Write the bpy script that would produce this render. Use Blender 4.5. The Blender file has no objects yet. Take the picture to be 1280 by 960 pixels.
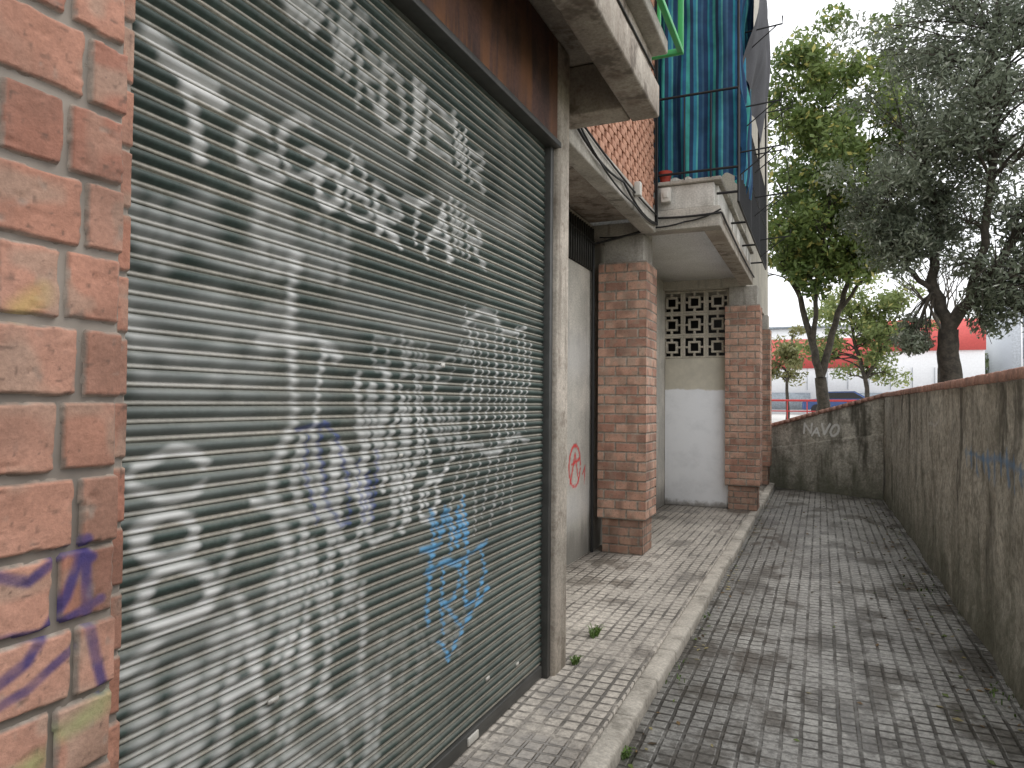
import bpy, math, random
import numpy as np
from mathutils import Vector, Matrix
random.seed(7); rng=np.random.default_rng(11)
S=bpy.context.scene
COL=S.collection
# ---------------------------------------------------------------- nodes
def newmat(name):
    m=bpy.data.materials.new(name); m.use_nodes=True
    return m,m.node_tree,m.node_tree.nodes['Principled BSDF']
def nd(nt,t,props=None,ins=None):
    n=nt.nodes.new(t)
    for k,v in (props or {}).items(): setattr(n,k,v)
    for k,v in (ins or {}).items():
        if isinstance(v,bpy.types.NodeSocket): nt.links.new(v,n.inputs[k])
        else: n.inputs[k].default_value=v
    return n
def c4(c): return (c[0],c[1],c[2],1.0) if not isinstance(c,bpy.types.NodeSocket) else c
def mix(nt,f,a,b,blend='MIX'):
    n=nd(nt,'ShaderNodeMix',{'data_type':'RGBA','blend_type':blend},{0:f,6:c4(a),7:c4(b)}); return n.outputs[2]
def mr(nt,v,a,b,c=0.0,d=1.0):
    n=nd(nt,'ShaderNodeMapRange',{'interpolation_type':'SMOOTHSTEP'},{0:v,1:a,2:b,3:c,4:d}); return n.outputs[0]
def noise(nt,vec,scale,detail=3.0,rough=0.6):
    return nd(nt,'ShaderNodeTexNoise',None,{'Vector':vec,'Scale':scale,'Detail':min(detail,4.0),'Roughness':rough}).outputs[0]
def mth(nt,op,a,b=0.0):
    return nd(nt,'ShaderNodeMath',{'operation':op},{0:a,1:b}).outputs[0]
def pos(nt): return nd(nt,'ShaderNodeNewGeometry').outputs['Position']
def scl(nt,v,s): return nd(nt,'ShaderNodeVectorMath',{'operation':'MULTIPLY'},{0:v,1:s}).outputs[0]
def sep(nt,v): return nd(nt,'ShaderNodeSeparateXYZ',None,{0:v}).outputs
def gray(nt,f): return nd(nt,'ShaderNodeCombineColor',None,{0:f,1:f,2:f}).outputs[0]
def bump(nt,b,h,strength,dist):
    n=nd(nt,'ShaderNodeBump',None,{'Height':h,'Strength':strength,'Distance':dist}); nt.links.new(n.outputs[0],b.inputs['Normal'])
def setc(nt,b,c,r=None):
    if isinstance(c,bpy.types.NodeSocket): nt.links.new(c,b.inputs['Base Color'])
    else: b.inputs['Base Color'].default_value=c4(c)
    if r is not None:
        if isinstance(r,bpy.types.NodeSocket): nt.links.new(r,b.inputs['Roughness'])
        else: b.inputs['Roughness'].default_value=r
def weathered(name,c1,c2,scale=1.5,streak=0.0,streakc=(.05,.045,.04),rough=.9,bmp=.4,dirt=None,vcol=False,paint=False,fine=60,metal=0.0,streakthr=(.5,.7),fv=(.78,1.2),smap=(5.0,5.0,.45),blotch=None):
    m,nt,b=newmat(name); p=pos(nt)
    if vcol:
        base=nd(nt,'ShaderNodeVertexColor',{'layer_name':'base'}).outputs[0]
        col=mix(nt,mr(nt,noise(nt,p,scale,4),.35,.7),base,mix(nt,1.0,base,c2,'MULTIPLY'))
    else:
        col=mix(nt,mr(nt,noise(nt,p,scale,4,.65),.35,.65),c1,c2)
    f=noise(nt,p,fine,3,.7)
    col=mix(nt,1.0,col,gray(nt,mr(nt,f,.25,.75,fv[0],fv[1])),'MULTIPLY')
    if blotch:
        col=mix(nt,mr(nt,noise(nt,p,blotch[0],4,.75),blotch[1],blotch[2],0,blotch[4]),col,blotch[3])
    if streak>0:
        sn=noise(nt,scl(nt,p,smap),1.6,4,.65)
        s2=mth(nt,'MULTIPLY',mr(nt,sn,streakthr[0],streakthr[1]),mr(nt,noise(nt,p,.9,2),.36,.62,streak*.25,streak))
        col=mix(nt,s2,col,streakc)
    if dirt:
        z=sep(nt,p)[2]
        zz=mth(nt,'ADD',z,mth(nt,'MULTIPLY',mth(nt,'SUBTRACT',noise(nt,scl(nt,p,(1,1,.45)),3.0,4),.5),dirt[3]))
        col=mix(nt,mr(nt,zz,dirt[0],dirt[1],.85,0.0),col,dirt[2])
    if paint:
        vc=nd(nt,'ShaderNodeVertexColor',{'layer_name':'paint'})
        col=mix(nt,vc.outputs[1],col,vc.outputs[0])
    setc(nt,b,col,rough); b.inputs['Metallic'].default_value=metal
    bump(nt,b,f,bmp,.006)
    return m
def plain(name,c,rough=.6,metal=0.0,var=.25):
    m,nt,b=newmat(name); p=pos(nt)
    n=noise(nt,p,9.0,3); d=tuple(x*(1-var) for x in c)
    setc(nt,b,mix(nt,mr(nt,n,.35,.65),c,d),rough); b.inputs['Metallic'].default_value=metal
    return m
# ---------------------------------------------------------------- mesh helpers
def mesh_np(name,V,F,mat,attrs=None,parent=None,smooth=False):
    V=np.asarray(V,np.float32); F=np.asarray(F,np.int32)
    me=bpy.data.meshes.new(name); k=F.shape[1]
    me.vertices.add(len(V)); me.vertices.foreach_set('co',V.ravel())
    me.loops.add(F.size); me.loops.foreach_set('vertex_index',F.ravel())
    me.polygons.add(len(F)); me.polygons.foreach_set('loop_start',np.arange(0,F.size,k,dtype=np.int32))
    me.polygons.foreach_set('loop_total',np.full(len(F),k,np.int32))
    if smooth: me.polygons.foreach_set('use_smooth',np.ones(len(F),bool))
    for an,a in (attrs or {}).items():
        at=me.color_attributes.new(an,'FLOAT_COLOR','POINT'); at.data.foreach_set('color',np.asarray(a,np.float32).ravel())
    me.update(calc_edges=True); me.validate()
    me.materials.append(mat)
    o=bpy.data.objects.new(name,me); COL.objects.link(o)
    if parent: o.parent=parent
    return o
def boxes(name,bl,mat,parent=None,bev=0.0):
    V=[];F=[]
    for (x0,x1,y0,y1,z0,z1) in bl:
        i=len(V)
        V+= [(x0,y0,z0),(x1,y0,z0),(x1,y1,z0),(x0,y1,z0),(x0,y0,z1),(x1,y0,z1),(x1,y1,z1),(x0,y1,z1)]
        F+= [(i,i+3,i+2,i+1),(i+4,i+5,i+6,i+7),(i,i+1,i+5,i+4),(i+1,i+2,i+6,i+5),(i+2,i+3,i+7,i+6),(i+3,i,i+4,i+7)]
    o=mesh_np(name,V,F,mat,parent=parent)
    if bev>0:
        b=o.modifiers.new('b','BEVEL'); b.width=bev; b.segments=2
    return o
def box(name,x0,x1,y0,y1,z0,z1,mat,parent=None,bev=0.006): return boxes(name,[(x0,x1,y0,y1,z0,z1)],mat,parent,bev)
def vnoise(u,v,s,seed):
    r=np.random.default_rng(seed); G=r.random((256,256))
    x=u*s+50; y=v*s+50; xi=np.floor(x).astype(int); yi=np.floor(y).astype(int); fx=x-xi; fy=y-yi
    fx=fx*fx*(3-2*fx); fy=fy*fy*(3-2*fy)
    g=lambda a,b:G[a%256,b%256]
    return (g(xi,yi)*(1-fx)*(1-fy)+g(xi+1,yi)*fx*(1-fy)+g(xi,yi+1)*(1-fx)*fy+g(xi+1,yi+1)*fx*fy)
class Paint:
    def __init__(s,U,V): s.U=U; s.V=V; s.C=np.zeros((len(U),4))
    def stroke(s,pts,w,col,op=1.0,soft=.7):
        U,V=s.U,s.V; D=np.full(len(U),9.0)
        p=np.array(pts,float)
        for a,b in zip(p[:-1],p[1:]):
            m=(U>min(a[0],b[0])-2*w)&(U<max(a[0],b[0])+2*w)&(V>min(a[1],b[1])-2*w)&(V<max(a[1],b[1])+2*w)
            if not m.any(): continue
            ab=b-a; L=(ab@ab)+1e-9
            t=np.clip(((U[m]-a[0])*ab[0]+(V[m]-a[1])*ab[1])/L,0,1)
            D[m]=np.minimum(D[m],np.hypot(U[m]-a[0]-t*ab[0],V[m]-a[1]-t*ab[1]))
        al=np.clip((w-D)/(w*soft),0,1); al=al*al*(3-2*al)*op
        c=np.array(col); A=s.C[:,3]; na=al+A*(1-al)
        k=na>1e-6
        s.C[k,:3]=(c[None,:]*al[k,None]+s.C[k,:3]*(A[k]*(1-al[k]))[:,None])/na[k,None]; s.C[:,3]=na
def arc(cx,cy,rx,ry,a0,a1,n=12):
    return [(cx+rx*math.cos(math.radians(a0+(a1-a0)*i/n)),cy+ry*math.sin(math.radians(a0+(a1-a0)*i/n))) for i in range(n+1)]
L={'T':[[(0,1),(1,1)],[(.5,1),(.5,0)]],'I':[[(.5,1),(.5,0)]],'N':[[(0,0),(0,1),(1,0),(1,1)]],
'D':[[(0,0),(0,1)]+arc(.2,.5,.75,.5,90,-90)+[(0,0)]],'E':[[(1,1),(0,1),(0,0),(1,0)],[(0,.5),(.8,.5)]],
'G':[arc(.5,.5,.5,.5,50,330)+[(.95,.45),(.5,.45)]],'O':[arc(.5,.5,.48,.5,0,360,16)],'R':[[(0,0),(0,1)]+arc(.3,.75,.55,.25,90,-90,8)+[(.1,.5),(.95,0)]],
'B':[[(0,0),(0,1)]+arc(.3,.75,.5,.25,90,-90,8)+[(0,.5)]+arc(.3,.25,.62,.25,90,-90,8)+[(0,0)]],
'A':[[(0,0),(.5,1),(1,0)],[(.2,.4),(.8,.4)]],'U':[[(0,1),(0,.3)]+arc(.5,.3,.5,.3,180,360,8)+[(1,1)]],'V':[[(0,1),(.5,0),(1,1)]],
'8':[arc(.5,.75,.36,.25,0,360,14),arc(.5,.25,.48,.27,0,360,14)],'S':[arc(.5,.75,.45,.25,20,270,10)+arc(.5,.25,.45,.25,90,-160,10)],
'M':[[(0,0),(.1,1),(.5,.3),(.9,1),(1,0)]],'Z':[[(0,1),(1,1),(0,0),(1,0)]],'J':[[(.8,1),(.8,.2),(.4,0),(0,.25)]],
'w':[[(0,.9),(.2,.1),(.45,.8),(.6,.05),(.9,1)]],'l':[[(.3,1),(.45,.3),(.2,0)],[(.7,.9),(.6,.2)]],'o':[arc(.4,.4,.4,.35,40,400,12)+[(1.1,.9)]]}
def text(P,s,u0,v0,w,h,lw,col,op=.9,slant=0.0,rise=0.0,jit=.07,soft=.82):
    r=random.Random(len(s)*13+int(u0*100))
    for i,ch in enumerate(s):
        ox=u0+i*w*1.12; oy=v0+i*rise+r.uniform(-.15,.15)*h; hh=h*r.uniform(.75,1.25); sl=slant+r.uniform(-.15,.15)
        for pl in L[ch]:
            P.stroke([(ox+x*w+y*sl*hh+r.uniform(-jit,jit)*w, oy+y*hh+r.uniform(-jit,jit)*hh) for x,y in pl],lw*r.uniform(.85,1.25),col,op*r.uniform(.65,1),soft)
def grid(name,org,u,v,n,W,H,res,hf,cf,mat,parent=None,smooth=True):
    nu=max(2,int(W/res)+1); nv=max(2,int(H/res)+1)
    UU,VV=np.meshgrid(np.linspace(0,W,nu),np.linspace(0,H,nv)); U=UU.ravel(); V=VV.ravel()
    h=hf(U,V) if hf else np.zeros(len(U))
    P=np.array(org)[None]+U[:,None]*np.array(u)+V[:,None]*np.array(v)+h[:,None]*np.array(n)
    i=np.arange((nv-1)*nu).reshape(nv-1,nu)[:,:-1].ravel()
    F=np.stack([i,i+1,i+1+nu,i+nu],1)
    if np.dot(np.cross(u,v),n)<0: F=F[:,::-1]
    return mesh_np(name,P,F,mat,cf(U,V) if cf else None,parent,smooth)
def brickfn(ch,bl,joint=.011,depth=.007,seed=1,off=0.0,alt=True,header=None,cols=None,mort=(.36,.315,.265),rad=.0055):
    r=np.random.default_rng(seed); T=r.random((64,64)); T2=r.random((64,64)); J=r.random((64,64))
    if cols is None: cols=[(.50,.24,.165),(.56,.30,.21),(.44,.20,.14)]
    def parts(U,V):
        row=np.floor(V/ch).astype(int); fv=V-row*ch
        Ln=np.where((row%2==1)&alt,(header or bl/2),bl)
        o=np.where(row%2==1,off,off if alt else off+bl/2)
        x=(U+o)/Ln; ci=np.floor(x).astype(int); fu=(x-ci)*Ln
        jj=J[row%64,ci%64]
        fv=fv+(jj-.5)*.003
        dv=np.minimum(fv,ch-fv); du=np.minimum(fu,Ln-fu)
        wob=(vnoise(U,V,38,seed+3)-.5)*.004+(vnoise(U,V,110,seed+4)-.5)*.002
        qx=np.maximum(0,rad-(du-joint/2)); qy=np.maximum(0,rad-(dv-joint/2))
        e=rad-np.hypot(qx,qy)+wob
        return row,ci,np.clip(e/(rad*.62),0,1),jj
    def hf(U,V):
        row,ci,e,jj=parts(U,V)
        s=1-(1-e)**2
        pit=np.clip((vnoise(U,V,60,seed+15)-.80)*5,0,1)*.0022
        return s*(depth+(jj-.5)*.003)+(vnoise(U,V,90,seed+5)-.5)*.0009+(vnoise(U,V,25,seed+6)-.5)*.0016-pit*s
    def base(U,V):
        row,ci,e,jj=parts(U,V); t=T[row%64,ci%64][:,None]; t2=T2[row%64,ci%64][:,None]
        c=np.array(cols[0])*(1-t)+np.array(cols[1])*t; c=np.where(t2>.72,np.array(cols[2])[None],c)
        n=(vnoise(U,V,14,seed+8)*.6+vnoise(U,V,50,seed+12)*.4)[:,None]; c=c*(.80+.38*n)
        gr=np.clip((vnoise(U,V,22,seed+13)-.60)*3,0,.5)[:,None]; c=c*(1-gr)+np.array([.40,.32,.25])[None]*gr
        dk=np.clip((vnoise(U,V,9,seed+14)-.55)*2.2,0,.5)[:,None]; c=c*(1-dk)+np.array([.20,.12,.09])[None]*dk
        sp=np.clip((vnoise(U,V,130,seed+16)-.84)*6,0,.7)[:,None]; c=c*(1-sp)+np.array([.14,.09,.07])[None]*sp
        m=np.array(mort)[None]*(.60+.5*vnoise(U,V,60,seed+9)[:,None])
        s=(e*e)[:,None]; c=m*(1-s)+c*s
        return np.concatenate([c,np.ones((len(U),1))],1)
    return hf,base
def empty(name):
    o=bpy.data.objects.new(name,None); COL.objects.link(o); o.empty_display_size=.2; return o
def tube(V,F,pts,rad,k=7):
    pts=[Vector(p) for p in pts]; base=len(V); n=len(pts)
    for i,p in enumerate(pts):
        d=(pts[min(i+1,n-1)]-pts[max(i-1,0)]).normalized()
        a=d.orthogonal().normalized() if i==0 else (a-d*a.dot(d)).normalized()
        b=d.cross(a); r=rad[i] if hasattr(rad,'__len__') else rad
        for j in range(k):
            t=2*math.pi*j/k; V.append(tuple(p+(a*math.cos(t)+b*math.sin(t))*r))
    for i in range(n-1):
        for j in range(k):
            q=base+i*k; F.append((q+j,q+(j+1)%k,q+k+(j+1)%k,q+k+j))
def tubes(name,paths,mat,parent=None,k=7):
    V=[];F=[]
    for p,r in paths: tube(V,F,p,r,k)
    return mesh_np(name,V,F,mat,parent=parent,smooth=True)
def sag(a,b,n=8,s=.03):
    a=Vector(a);b=Vector(b); return [tuple(a.lerp(b,i/n)-Vector((0,0,s*4*(i/n)*(1-i/n)))) for i in range(n+1)]
# ---------------------------------------------------------------- materials
M_conc=weathered('concrete',(.48,.45,.40),(.33,.305,.27),2.0,.8,(.09,.08,.065),bmp=.5)
M_concd=weathered('soffit_concrete',(.50,.45,.39),(.33,.285,.24),2.2,.6,(.14,.085,.055),bmp=.6,blotch=(3.5,.50,.64,(.12,.095,.075),.8))
M_white=weathered('white_soffit',(.78,.77,.75),(.70,.69,.66),1.5,.15,(.4,.37,.33),bmp=.12)
M_plinth=weathered('plinth_render',(.70,.68,.64),(.56,.54,.50),2.5,.95,(.17,.155,.13),bmp=.25,streakthr=(.45,.63))
M_stucco=weathered('stucco',(.55,.51,.44),(.43,.40,.35),1.3,.5,(.18,.17,.15),bmp=.35)
M_stuccop=weathered('stucco_side_wall',(.60,.56,.49),(.44,.42,.37),1.7,.6,(.25,.235,.21),bmp=.35,dirt=(.1,.6,(.17,.16,.14),.7),paint=True,blotch=(4.0,.5,.68,(.32,.30,.27),.6))
M_wall=weathered('retaining_wall_concrete',(.56,.53,.46),(.37,.345,.29),1.3,.95,(.085,.08,.062),bmp=.9,dirt=(-.10,1.0,(.10,.105,.07),1.7),paint=True,fine=28,streakthr=(.47,.66),smap=(2.6,2.6,.5),fv=(.62,1.3),blotch=(4.0,.48,.68,(.17,.16,.125),.75))
M_coping=weathered('coping_brick',(.56,.32,.25),(.40,.235,.19),6.0,.4,bmp=.5)
M_brick=weathered('brick',(1,1,1),(.80,.76,.73),5.0,.4,(.13,.10,.085),bmp=.22,vcol=True,paint=True,fine=150,streakthr=(.5,.75),fv=(.86,1.12))
M_mortar=plain('mortar',(.32,.28,.24),.95)
M_rust=weathered('rusty_steel',(.13,.065,.05),(.055,.03,.026),3.5,1.0,(.28,.115,.04),rough=.75,bmp=.3,metal=.1,streakthr=(.45,.62))
M_steel=plain('dark_steel',(.08,.08,.075),.5,.2)
M_black=plain('black_iron',(.015,.015,.017),.5,.2)
M_cable=plain('cable_rubber',(.014,.014,.014),.6)
M_green=plain('green_paint',(.05,.42,.12),.4,var=.12)
M_box=plain('plastic_box',(.62,.60,.55),.5,var=.1)
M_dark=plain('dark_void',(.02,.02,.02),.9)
M_terra=weathered('terracotta',(.52,.28,.19),(.42,.21,.14),8.0,.2,bmp=.3)
M_awn=weathered('awning_fabric',(.075,.075,.09),(.05,.05,.06),2.0,.2,bmp=.1)
M_redp=plain('red_paint',(.55,.05,.05),.5,var=.1)
M_bark=weathered('bark',(.09,.075,.06),(.04,.034,.028),9.0,.3,bmp=1.0,fine=30)
def shutter_mat():
    m,nt,b=newmat('shutter_metal'); p=pos(nt)
    base=nd(nt,'ShaderNodeVertexColor',{'layer_name':'base'}).outputs[0]
    d=noise(nt,scl(nt,p,(1,1.2,.5)),3.0,4,.65)
    col=mix(nt,mr(nt,d,.45,.75,0,.32),base,(.24,.23,.195))
    col=mix(nt,1.0,col,gray(nt,mr(nt,noise(nt,p,70,3,.7),.25,.75,.8,1.2)),'MULTIPLY')
    vc=nd(nt,'ShaderNodeVertexColor',{'layer_name':'paint'})
    col=mix(nt,vc.outputs[1],col,vc.outputs[0])
    setc(nt,b,col,.55); return m
M_shut=shutter_mat()
def paving(name,ca,cb,cell,wetamt,seed,wthr=(.50,.60),gl=.74,wmin=.3,gmx=.82):
    m,nt,b=newmat(name); p=pos(nt)
    pw=nd(nt,'ShaderNodeVectorMath',{'operation':'ADD'},{0:p,1:scl(nt,nd(nt,'ShaderNodeTexNoise',None,{'Vector':p,'Scale':5.0,'Detail':1.0}).outputs[1],(.012,.012,0))}).outputs[0]
    s=sep(nt,pw); x,y=s[0],s[1]
    def g(c,lo,hi):
        r=[]
        for a in (x,y):
            f=mth(nt,'FRACT',mth(nt,'ADD',mth(nt,'DIVIDE',a,c),100.0)); r.append(mth(nt,'MULTIPLY',mth(nt,'ABSOLUTE',mth(nt,'SUBTRACT',f,.5)),2.0))
        return mr(nt,mth(nt,'MAXIMUM',r[0],r[1]),lo,hi)
    gr=g(cell,gl,gl+.16); tj=g(cell*3,.94,.985)
    ids=nd(nt,'ShaderNodeVectorMath',{'operation':'FLOOR'},{0:scl(nt,pw,(1/(cell*3),1/(cell*3),0))}).outputs[0]
    wn=nd(nt,'ShaderNodeTexWhiteNoise',{'noise_dimensions':'3D'},{'Vector':ids}).outputs[0]
    po=nd(nt,'ShaderNodeVectorMath',{'operation':'ADD'},{0:p,1:(seed*3.1,seed*1.7,0)}).outputs[0]
    big=noise(nt,scl(nt,po,(1,.6,1)),1.3,4,.7)
    col=mix(nt,mr(nt,big,.38,.62),ca,cb)
    col=mix(nt,mth(nt,'MULTIPLY',wn,.40),col,tuple(c*.6 for c in ca))
    fn=noise(nt,p,45,3,.75)
    col=mix(nt,1.0,col,gray(nt,mr(nt,fn,.25,.75,.58,1.34)),'MULTIPLY')
    wet=mr(nt,noise(nt,scl(nt,po,(1.3,.9,1)),2.2,4,.68),wthr[0],wthr[1])
    wetf=mth(nt,'MULTIPLY',wet,wetamt)
    col=mix(nt,wetf,col,mix(nt,1.0,col,(.44,.425,.41),'MULTIPLY'))
    wear=mr(nt,noise(nt,po,3.0,4,.7),.36,.62,wmin,1.0)
    gm=mth(nt,'MULTIPLY',mth(nt,'MAXIMUM',gr,tj),wear)
    col=mix(nt,mth(nt,'MULTIPLY',gm,gmx),col,(.06,.055,.048))
    setc(nt,b,col,mr(nt,wetf,0,1,.8,.36))
    h=mth(nt,'ADD',mth(nt,'MULTIPLY',gm,-1.0),mth(nt,'MULTIPLY',fn,.35))
    bump(nt,b,h,.8,.007); return m
M_path=paving('path_paving',(.53,.52,.49),(.39,.38,.36),.085,.9,1,(.48,.60),.71,.42,.86)
M_side=paving('sidewalk_paving',(.56,.51,.445),(.43,.39,.34),.085,.8,5,(.52,.62),.73,.30,.82)
M_kerb=weathered('kerb_stone',(.52,.48,.42),(.37,.34,.295),3.0,.5,(.2,.18,.15),bmp=.6,blotch=(6,.52,.7,(.2,.185,.155),.7))
M_ground=weathered('ground_soil',(.24,.22,.17),(.10,.13,.06),.3,0,bmp=.4)
M_far=weathered('far_pavement',(.55,.54,.52),(.46,.45,.43),.2,0,bmp=.1)
# ---------------------------------------------------------------- ground
PZ=.03
box('ground',-300,300,-300,400,-.3,-.012,M_ground,bev=0)
box('path',-.82,.99,-3.5,16,-.011,PZ,M_path,bev=0)
box('sidewalk',-2.5,-.925,-3.5,15.5,-.01,.10,M_side,bev=0)
ks=[];y=-3.5
while y<15.4:
    l=random.choice([.5,.8,1.0]); j=random.uniform(-.014,.010)
    ks.append((-.922,-.805+j,y,y+l-.005,-.01,.103+random.uniform(-.005,.005))); y+=l
boxes('kerb',ks,M_kerb,bev=.018)
tv=[(1.15,-60,1.0),(300,-60,1.0),(300,400,1.0),(-300,400,1.0),(-300,150,1.0),(-6,18.0,1.0),(-.80,14.75,1.0),(1.15,13.55,1.0)]
mesh_np('terrain',tv,[tuple(range(8))],M_ground)
mesh_np('square_pavement',[(-40,22,1.006),(60,22,1.006),(60,60,1.006),(-40,60,1.006)],[(0,1,2,3)],M_far)
# ---------------------------------------------------------------- building
B=empty('apartment_building')
box('rear_mass',-9,-2.36,-3.5,15.2,0,9.5,M_stucco,B)
box('shop_wall',-2.34,-1.47,-3.4,3.62,.09,3.62,M_dark,B)
box('shop_end_wall',-2.14,-1.50,3.63,3.93,.09,3.62,M_stucco,B)
box('concrete_post',-1.49,-1.34,3.705,3.90,.09,3.635,weathered('post_concrete',(.52,.46,.39),(.38,.34,.285),3,.8,(.14,.115,.09),bmp=.8,blotch=(9,.5,.7,(.22,.18,.14),.7)),B,.014)
box('shutter_guide_rail',-1.44,-1.365,3.655,3.70,.10,3.04,M_steel,B,.003)
box('rusty_lintel_angle',-1.40,-1.32,.80,3.70,3.02,3.05,M_steel,B,.003)
box('rusty_fascia_panel',-1.40,-1.345,.80,3.70,3.055,3.63,M_rust,B,.003)
def purple(U,V): # U = y + .30 ; V is z
    P=Paint(U,V)
    pc=(.055,.04,.15)
    P.stroke([(.80,1.40),(.88,1.37),(.93,1.40),(.965,1.385)],.011,pc,.9)
    P.stroke([(.82,1.24),(.88,1.27),(.93,1.34),(.955,1.41)],.012,pc,.95)
    P.stroke([(.82,1.31),(.9,1.30),(.98,1.325)],.010,pc,.9)
    P.stroke([(.955,1.41),(.96,1.30),(.985,1.2)],.012,pc,.9)
    P.stroke([(.8,1.215),(.88,1.235),(.94,1.27)],.010,pc,.85)
    P.stroke([(.93,1.165),(.99,1.18)],.024,(.28,.42,.14),.6,1)
    P.stroke([(.84,1.12),(.90,1.14)],.025,(.28,.42,.14),.5,1)
    P.stroke([(.86,1.71),(.89,1.735)],.025,(.60,.46,.12),.4,1)
    P.C[:,3]*=np.clip(.45+.9*vnoise(U,V,45,3),0,1)
    return P.C
PC=[(.47,.235,.165),(.54,.30,.22),(.40,.19,.135)]
hf,bf=brickfn(.10,.17,.0105,.008,seed=21,header=.0865,cols=PC,mort=(.35,.31,.265),rad=.004)
P1=empty('brick_pier')
def pier(nm,u0,W,res):
    o=2.457+u0
    grid(nm,(-.918,-.30+u0,0),(0,1,0),(0,0,1),(1,0,0),W,3.33,res,lambda U,V:hf(U+o,V),lambda U,V:{'base':bf(U+o,V),'paint':purple(U+u0,V)},M_brick,P1)
pier('pier_face',0,.65,.010); pier('pier_face_edge',.65,.35,.003)
hf3,bf3=brickfn(.10,.30,.0105,.007,seed=33,off=.15,header=.30,cols=[(.44,.21,.145),(.50,.26,.185),(.39,.18,.125)],rad=.004)
z4=lambda U,V: np.zeros((len(U),4))
grid('pier_return',(-1.02,.70,0),(0,1,0),(0,0,1),(1,0,0),.092,3.33,.0034,hf3,lambda U,V:{'base':bf3(U,V),'paint':z4(U,V)},M_brick,P1)
boxes('pier_core',[(-1.46,-.917,-.30,.698,0,3.325),(-1.455,-1.019,.699,.79,0,3.325)],M_mortar,P1)
box('near_wall',-1.46,-1.30,-3.4,-.31,.0,3.62,M_stucco,B)
# balcony over shutter
boxes('balcony_slab_near',[(-1.06,-.89,-3.4,4.25,3.33,3.53)],M_concd,B,.012)
boxes('balcony_slab_near_rear',[(-1.46,-1.065,4.03,4.245,3.335,3.635)],M_concd,B,.012)
boxes('balcony_slab_near_top',[(-1.49,-.935,-3.4,4.24,3.64,3.72),(-1.06,-.94,-3.4,4.235,3.532,3.638)],M_concd,B,.006)
boxes('balcony_slab_near_cap',[(-1.49,-.845,-3.4,4.28,3.722,3.81)],M_conc,B,.012)
box('upper_wall_near',-1.60,-1.50,-3.4,4.24,3.63,9.5,M_stucco,B)
# between balconies
box('gap_plinth',-1.62,-1.48,4.26,6.92,3.28,3.49,M_conc,B,.012)
box('gap_soffit',-2.34,-1.625,3.94,6.92,3.44,3.54,M_concd,B)
br=[]
r=0; z=3.495
while z<6.2:
    y=4.26+(0 if r%2 else .085)
    while y<6.85:
        br.append((-1.60,-1.49+random.uniform(-.004,.004),y,min(y+.115,6.92),z,z+.058)); y+=.17
    z+=.062; r+=1
boxes('brick_lattice_screen',br,M_terra,B,.003)
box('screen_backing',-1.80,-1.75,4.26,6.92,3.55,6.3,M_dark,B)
# balcony 2
boxes('balcony_slab',[(-1.62,-.87,6.93,7.12,3.30,3.50)],M_conc,B,.012)
boxes('balcony_edge_beam',[(-1.05,-.872,7.123,10.56,3.30,3.50)],M_concd,B,.012)
boxes('balcony_soffit',[(-2.34,-1.055,7.123,10.9,3.42,3.50)],M_white,B)
boxes('column_beam',[(-2.14,-1.625,6.935,7.42,3.30,3.415)],M_conc,B,.01)
boxes('balcony_parapet',[(-1.50,-.93,6.95,7.06,3.502,3.735),(-1.0,-.905,7.062,10.56,3.502,3.735)],M_plinth,B,.008)
boxes('balcony_coping',[(-1.53,-.86,6.91,7.08,3.738,3.775),(-1.02,-.862,7.083,10.56,3.738,3.775)],M_conc,B,.008)
box('balcony_back_wall',-1.72,-1.62,6.93,10.6,3.55,9.5,M_plinth,B)
box('upper_wall_far',-2.34,-.97,10.6,15.2,3.30,9.5,M_stucco,B)
boxes('balcony_slab_upper',[(-1.6,-.85,6.9,10.58,6.25,6.5),(-1.49,-.85,-3.4,4.28,6.4,6.6)],M_conc,B,.01)
def sidep(U,V):
    P=Paint(U,V); rc=(.58,.03,.03); q=.22
    P.stroke([(2.30+q+a*.17,.90+b*.20) for a,b in arc(0,0,1,1,0,350,14)],.022,rc,.95,.5)
    P.stroke([(2.17+q,.74),(2.30+q,1.02),(2.42+q,.74)],.022,rc,.9,.5); P.stroke([(2.2+q,.92),(2.45+q,.96)],.02,rc,.9,.5)
    P.stroke([(2.55+q,.80),(2.62+q,.88),(2.60+q,.70)],.018,rc,.85,.5)
    P.stroke([(1.9,1.9),(2.9,2.0)],.35,(.56,.55,.53),.45,.9)
    P.stroke([(2.2,.5),(3.1,.55)],.28,(.62,.62,.61),.4,.9)
    return {'paint':P.C}
grid('porch_side_wall',(-2.15,3.94,.10),(0,1,0),(0,0,1),(1,0,0),6.9,3.33,.02,lambda U,V:(vnoise(U,V,4,5)-.5)*.006,sidep,M_stuccop,B)
box('porch_side_core',-2.34,-2.16,3.94,10.84,.09,3.41,M_stucco,B)
bw=[(-2.13,-2.115,6.15+i*.07,6.165+i*.07,2.95,3.38) for i in range(12)]
boxes('barred_window_void',[(-2.155,-2.135,6.12,6.98,2.95,3.38)],M_dark,B); boxes('window_bars',bw,M_steel,B)
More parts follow.
